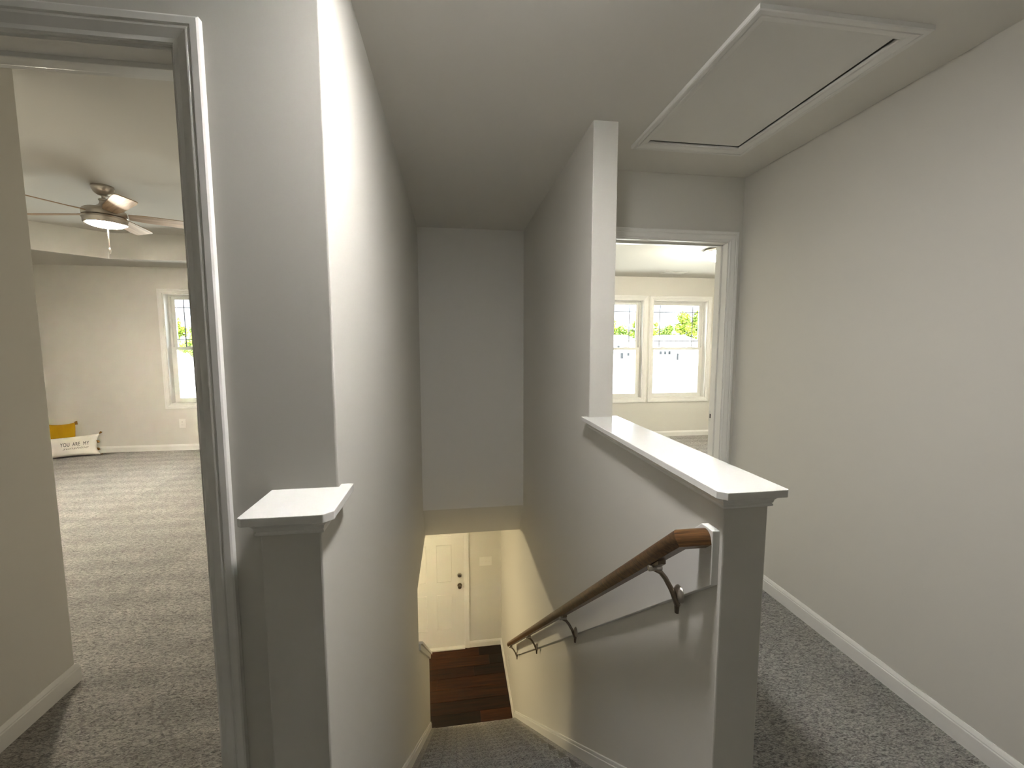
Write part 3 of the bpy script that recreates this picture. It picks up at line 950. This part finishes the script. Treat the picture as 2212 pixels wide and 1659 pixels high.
# ------------------------------------------------------------------ wall plates
def plate(name, mapf, w, h, kind, label, cat):
    root = empty(name, (0, 0, 0))
    def bx(nm, u0, u1, v0, v1, d0, d1, mat, par, bev=0.0):
        pts = [mapf(u, v_, d) for d in (d0, d1) for (u, v_) in ((u0, v0), (u1, v0), (u1, v1), (u0, v1))]
        o = mesh_obj(nm, pts, [(0, 1, 2, 3), (4, 5, 6, 7), (0, 1, 5, 4), (1, 2, 6, 5), (2, 3, 7, 6), (3, 0, 4, 7)], mat, par)
        return bevel(o, bev) if bev else o
    p = bx('cover_plate', -w / 2, w / 2, -h / 2, h / 2, 0, .006, 'plastic', root, .0025)
    if kind == 'outlet':
        for s in (-1, 1):
            r_ = bx('socket', -.0165, .0165, s * .02 - .014, s * .02 + .014, .0055, .0075, 'plastic', root, .001)
            for u in (-.0065, .0065):
                bx('slot_shade', u - .0012, u + .0012, s * .02 - .004, s * .02 + .005, .007, .0078, 'dark', r_)  # shallow dark boxes, shade of the socket openings painted in
        bx('screw', -.003, .003, -.003, .003, .0055, .007, 'chrome', root)
    else:
        n = 3
        for i in range(n):
            u = (i - 1) * .046
            bx('switch_slot', u - .0055, u + .0055, -.013, .013, .0055, .0068, 'plastic', root)
            pts = [mapf(u + a, b_, d) for (a, b_, d) in ((-.004, -.009, .006), (.004, -.009, .006), (.004, .004, .006), (-.004, .004, .006), (-.0035, -.013, .018), (.0035, -.013, .018), (.0035, -.006, .018), (-.0035, -.006, .018))]
            mesh_obj('toggle', pts, [(0, 1, 2, 3), (4, 5, 6, 7), (0, 1, 5, 4), (1, 2, 6, 5), (2, 3, 7, 6), (3, 0, 4, 7)], 'plastic', root)
            for s in (-1, 1):
                bx('screw', u - .0025, u + .0025, s * .03 - .0025, s * .03 + .0025, .0055, .0066, 'chrome', root)
    return tag(root, label, cat)
plate('wall_outlet', lambda u, v_, d: (-3.63 + u, YLB - d, .369 + v_), .078, .122, 'outlet', 'white wall outlet below the bedroom window', 'outlet')
plate('light_switch', lambda u, v_, d: (.432 + u, YF - d, -1.612 + v_), .172, .126, 'switch', 'white three-toggle switch plate beside the front door', 'light switch')
plate('wall_outlet', lambda u, v_, d: (HL - d, 4.87 + u, -2.53 + v_), .075, .118, 'outlet', 'white wall outlet low on the foyer wall past the stairs', 'outlet')

# ------------------------------------------------------------------ pillows
def pillow(name, w, h, t, mat, loc, rot, label, nx=28, nz=18, pinch=.05):
    """local x along the width, z up, -y towards the viewer"""
    root = empty(name, loc)
    root.rotation_euler = rot
    def outline(u, v_):
        # edges bow in a little between the corners
        x = u * w / 2 * (1 - pinch * (1 - v_ * v_))
        z = v_ * h / 2 * (1 - pinch * 1.6 * (1 - u * u)) + h / 2
        return x, z
    def thick(u, v_):
        return t / 2 * (max(0, (1 - u ** 4)) * max(0, (1 - v_ ** 4))) ** .55
    V, Fc = [], []
    for s in (-1, 1):
        for j in range(nz + 1):
            for i in range(nx + 1):
                u, v_ = -1 + 2 * i / nx, -1 + 2 * j / nz
                x, z = outline(u, v_)
                wr = .004 * math.sin(9 * u + 3 * v_) * (1 - abs(u)) * (1 - abs(v_))
                V.append((x, s * (thick(u, v_) + wr + .0015), z))
    W_ = nx + 1
    off = W_ * (nz + 1)
    for j in range(nz):
        for i in range(nx):
            a = j * W_ + i
            Fc.append((a, a + 1, a + W_ + 1, a + W_))
            Fc.append((off + a, off + a + W_, off + a + W_ + 1, off + a + 1))
    ring = [i for i in range(W_)] + [j * W_ + nx for j in range(1, nz + 1)] + [nz * W_ + i for i in range(nx - 1, -1, -1)] + [j * W_ for j in range(nz - 1, 0, -1)]
    for a, b in zip(ring, ring[1:] + ring[:1]):
        Fc.append((a, off + a, off + b, b))
    mesh_obj('cover', V, Fc, mat, root, True)
    return root, outline, thick

yp, ol, tk = pillow('throw_pillow', .42, .43, .13, 'mustard', (-5.055, 6.09, 0.0), (math.radians(-3), 0, 0), '', pinch=.085)
for (u, v_) in ((1, 1), (-1, 1), (1, -1), (-1, -1)):
    x, z = ol(u, v_)
    tube('corner_tassel', [(x * .98, 0, z), (x * 1.035, 0, z + .012 * v_), (x * 1.05, 0, z - .03)], [.010, .013, .014], 'tassel', yp, 8)
tag(yp, 'mustard yellow square pillow propped behind the lettered pillow', 'pillow')
ang = math.radians(28)
wp, ol, tk = pillow('lumbar_pillow', .80, .275, .12, 'canvas', (-4.93, 5.912, 0.0), (math.radians(-7), 0, ang), '', 40, 18, .085)
for j, v_ in enumerate((1, .35, -.35, -1)):
    for u in (-1, 1):
        x, z = ol(u, v_)
        tube('tassel', [(x - u * .004, 0, z), (x + u * .010, 0, z + (.008 if v_ == 1 else -.006)), (x + u * .018, 0, z + (.022 if v_ == 1 else -.030 if v_ > -1 else 0))], [.006, .011, .014], 'tassel', wp, 8)
def text_part(txt, size, x, z, mat, shear=0.0, off=0.0, sx=1.0, space=1.0):
    cu = bpy.data.curves.new('lettering', 'FONT')
    cu.body = txt
    cu.size = size
    cu.shear = shear
    cu.offset = off
    cu.align_x = 'CENTER'
    cu.space_character = space
    to = bpy.data.objects.new('lettering_tmp', cu)
    COL.objects.link(to)
    bpy.context.view_layer.update()
    dg = bpy.context.evaluated_depsgraph_get()
    me = bpy.data.meshes.new_from_object(to.evaluated_get(dg))
    bpy.data.objects.remove(to)
    bm = bmesh.new()
    bm.from_mesh(me)
    bmesh.ops.triangulate(bm, faces=bm.faces)
    for vv in bm.verts:
        px, pz = vv.co.x * sx + x, vv.co.y + z
        u = max(-.98, min(.98, px / (.80 / 2)))
        w_ = max(-.98, min(.98, (pz - .1375) / .1375))
        vv.co = Vector((px, -(tk(u, w_) + .009), pz))
    bm.to_mesh(me)
    bm.free()
    me.materials.clear()
    me.materials.append(M[mat])
    me.name = 'lettering'
    ob = bpy.data.objects.new('lettering', me)
    COL.objects.link(ob)
    ob.parent = wp
    return ob
for wd, wx in (('YOU', .092), ('ARE', .192), ('MY', .280)):
    text_part(wd, .068, wx, .146, 'ink', 0, .0, .54, 1.12)
text_part('sunshine', .044, .18, .106, 'ink_grey', .4, 0, 1.5, 1.0)
tag(wp, 'long white pillow lettered YOU ARE MY with tasselled ends on the floor', 'pillow')

# ------------------------------------------------------------------ outside
ZG = -3.4
g = box('ground', -400, 400, YLB + .6, 500, ZG - .5, ZG, 'ground')
struct(g, 'bright open ground outside the windows', 'ground')

def house(name, c, rz, w, d, hw, hr_, label, garage):
    root = empty(name, (c[0], c[1], ZG))
    root.rotation_euler = (0, 0, rz)
    box('wall', -w / 2, w / 2, -d / 2, d / 2, 0, hw, 'siding', root)
    e_ = .5
    V = [(-w / 2 - e_, -d / 2 - e_, hw), (w / 2 + e_, -d / 2 - e_, hw), (w / 2 + e_, d / 2 + e_, hw), (-w / 2 - e_, d / 2 + e_, hw), (-w / 2 + d * .42, 0, hw + hr_), (w / 2 - d * .42, 0, hw + hr_)]
    mesh_obj('roof', V, [(0, 1, 5, 4), (1, 2, 5), (2, 3, 4, 5), (3, 0, 4), (0, 3, 2, 1)], 'shingle', root)
    for i, (wx, wz, ww, wh) in enumerate(garage['windows']):
        wo = box('window', wx - ww / 2, wx + ww / 2, -d / 2 - .06, -d / 2 + .02, wz, wz + wh, 'trim', root)
        box('pane', wx - ww / 2 + .08, wx + ww / 2 - .08, -d / 2 - .08, -d / 2 - .05, wz + .08, wz + wh - .08, 'house_glass', wo)
    for gx in garage['doors']:
        gd = box('garage_door', gx - 1.5, gx + 1.5, -d / 2 - .06, -d / 2 + .02, 0, 2.3, 'trim', root)
        for i in range(4):
            box('garage_panel', gx - 1.42, gx + 1.42, -d / 2 - .09, -d / 2 - .05, .06 + i * .57, .55 + i * .57, 'siding', gd)
    for px in garage['posts']:
        box('porch_post', px - .22, px + .22, -d / 2 - 1.6, -d / 2 - 1.2, 0, hw, 'bark', root)
    box('front_door', garage['door'] - .5, garage['door'] + .5, -d / 2 - .06, -d / 2 + .02, 0, 2.1, 'house_glass', root)
    return tag(root, label, 'house')
az = math.radians(28.7)
house('house', (150 * math.sin(az), 150 * math.cos(az)), -az, 17, 10, 4.6 + 1.6, 1.9, 'pale house with a garage beyond the bedroom windows', dict(windows=[(-2.6, 1.7, .9, 1.2), (-1.2, 1.7, .9, 1.2), (.1, 1.7, .9, 1.2), (-6, 3.4, 1.2, 1.3)], doors=[4.4], posts=[1.9, 6.9], door=2.8))
az = math.radians(22.4)
house('house', (158 * math.sin(az), 158 * math.cos(az)), -az, 14, 10, 6.0, 2.4, 'pale hip-roofed house seen beside the tall stair wall end', dict(windows=[(-3.2, 3.4, 1.0, 1.3), (0, 3.4, 1.0, 1.3), (3.4, .9, 1.0, 1.3)], doors=[-3.6], posts=[], door=1.2))

def tree_mesh(seed, hgt, rad, nleaf):
    rnd = random.Random(seed)
    V, Fc = [], []
    clumps = []
    for i in range(26):
        t = rnd.uniform(.28, 1.0)
        rr = rad * (1 - .55 * max(0, t - .45) / .55) * rnd.uniform(.25, .95)
        a = rnd.uniform(0, 6.283)
        clumps.append((rr * math.cos(a), rr * math.sin(a), hgt * t * .93, rad * rnd.uniform(.28, .46)))
    for i in range(nleaf):
        cx, cy, cz, cr = rnd.choice(clumps)
        d = Vector((rnd.gauss(0, 1), rnd.gauss(0, 1), rnd.gauss(0, 1))).normalized() * cr * rnd.uniform(.55, 1)
        p = Vector((cx, cy, cz)) + d
        a = Vector((rnd.gauss(0, 1), rnd.gauss(0, 1), rnd.gauss(0, .6))).normalized()
        b = a.cross(Vector((rnd.gauss(0, 1), rnd.gauss(0, 1), rnd.gauss(0, 1)))).normalized()
        s = rnd.uniform(.28, .55)
        k = len(V)
        V += [p - a * s, p + b * s * .6, p + a * s, p - b * s * .6]
        Fc.append((k, k + 1, k + 2, k + 3))
    return V, Fc
tree_protos = []
for i, (hg, rd, mt) in enumerate(((17, 4.6, 'leaf'), (15, 5.0, 'leaf2'), (19, 4.4, 'leaf'))):
    V, Fc = tree_mesh(30 + i, hg, rd, 5200)
    me = bpy.data.meshes.new('crown')
    me.from_pydata([tuple(v_) for v_ in V], [], Fc)
    me.materials.append(M[mt])
    tree_protos.append((me, hg))
def tree(i, az_deg, dist, sc, label, group):
    me, hg = tree_protos[i % 3]
    a = math.radians(az_deg)
    root = empty('leafy_tree', (dist * math.sin(a), dist * math.cos(a), ZG))
    root.rotation_euler = (0, 0, i * 1.3)
    root.scale = (sc, sc, sc)
    c = bpy.data.objects.new('crown', me)
    COL.objects.link(c)
    c.parent = root
    c['kind'] = 'stuff'
    tube('trunk', [(0, 0, 0), (.1, 0, hg * .3), (0, .1, hg * .6), (0, 0, hg * .85)], [.35, .28, .18, .06], 'bark', root, 8)
    tag(root, label, 'tree', group)
i = 0
for az_, dist, sc_ in ((19.4, 174, .80), (23.0, 174, .82), (26.6, 175, .74), (30.2, 174, .98), (33.8, 175, .98), (21.2, 192, .92), (24.8, 193, .90), (28.4, 192, .86), (32.0, 193, 1.06)):
    tree(i, az_, dist, sc_, 'bright green leafy tree in the row behind the pale houses', 'trees behind the pale houses')
    i += 1
for az_, dist, sc_ in ((-32.6, 150, .70), (-28.6, 150, .66), (-30.6, 166, .78), (-26.6, 166, .74)):
    tree(i, az_, dist, sc_, 'bright green leafy tree outside the fan bedroom window', 'trees outside the fan bedroom')
    i += 1
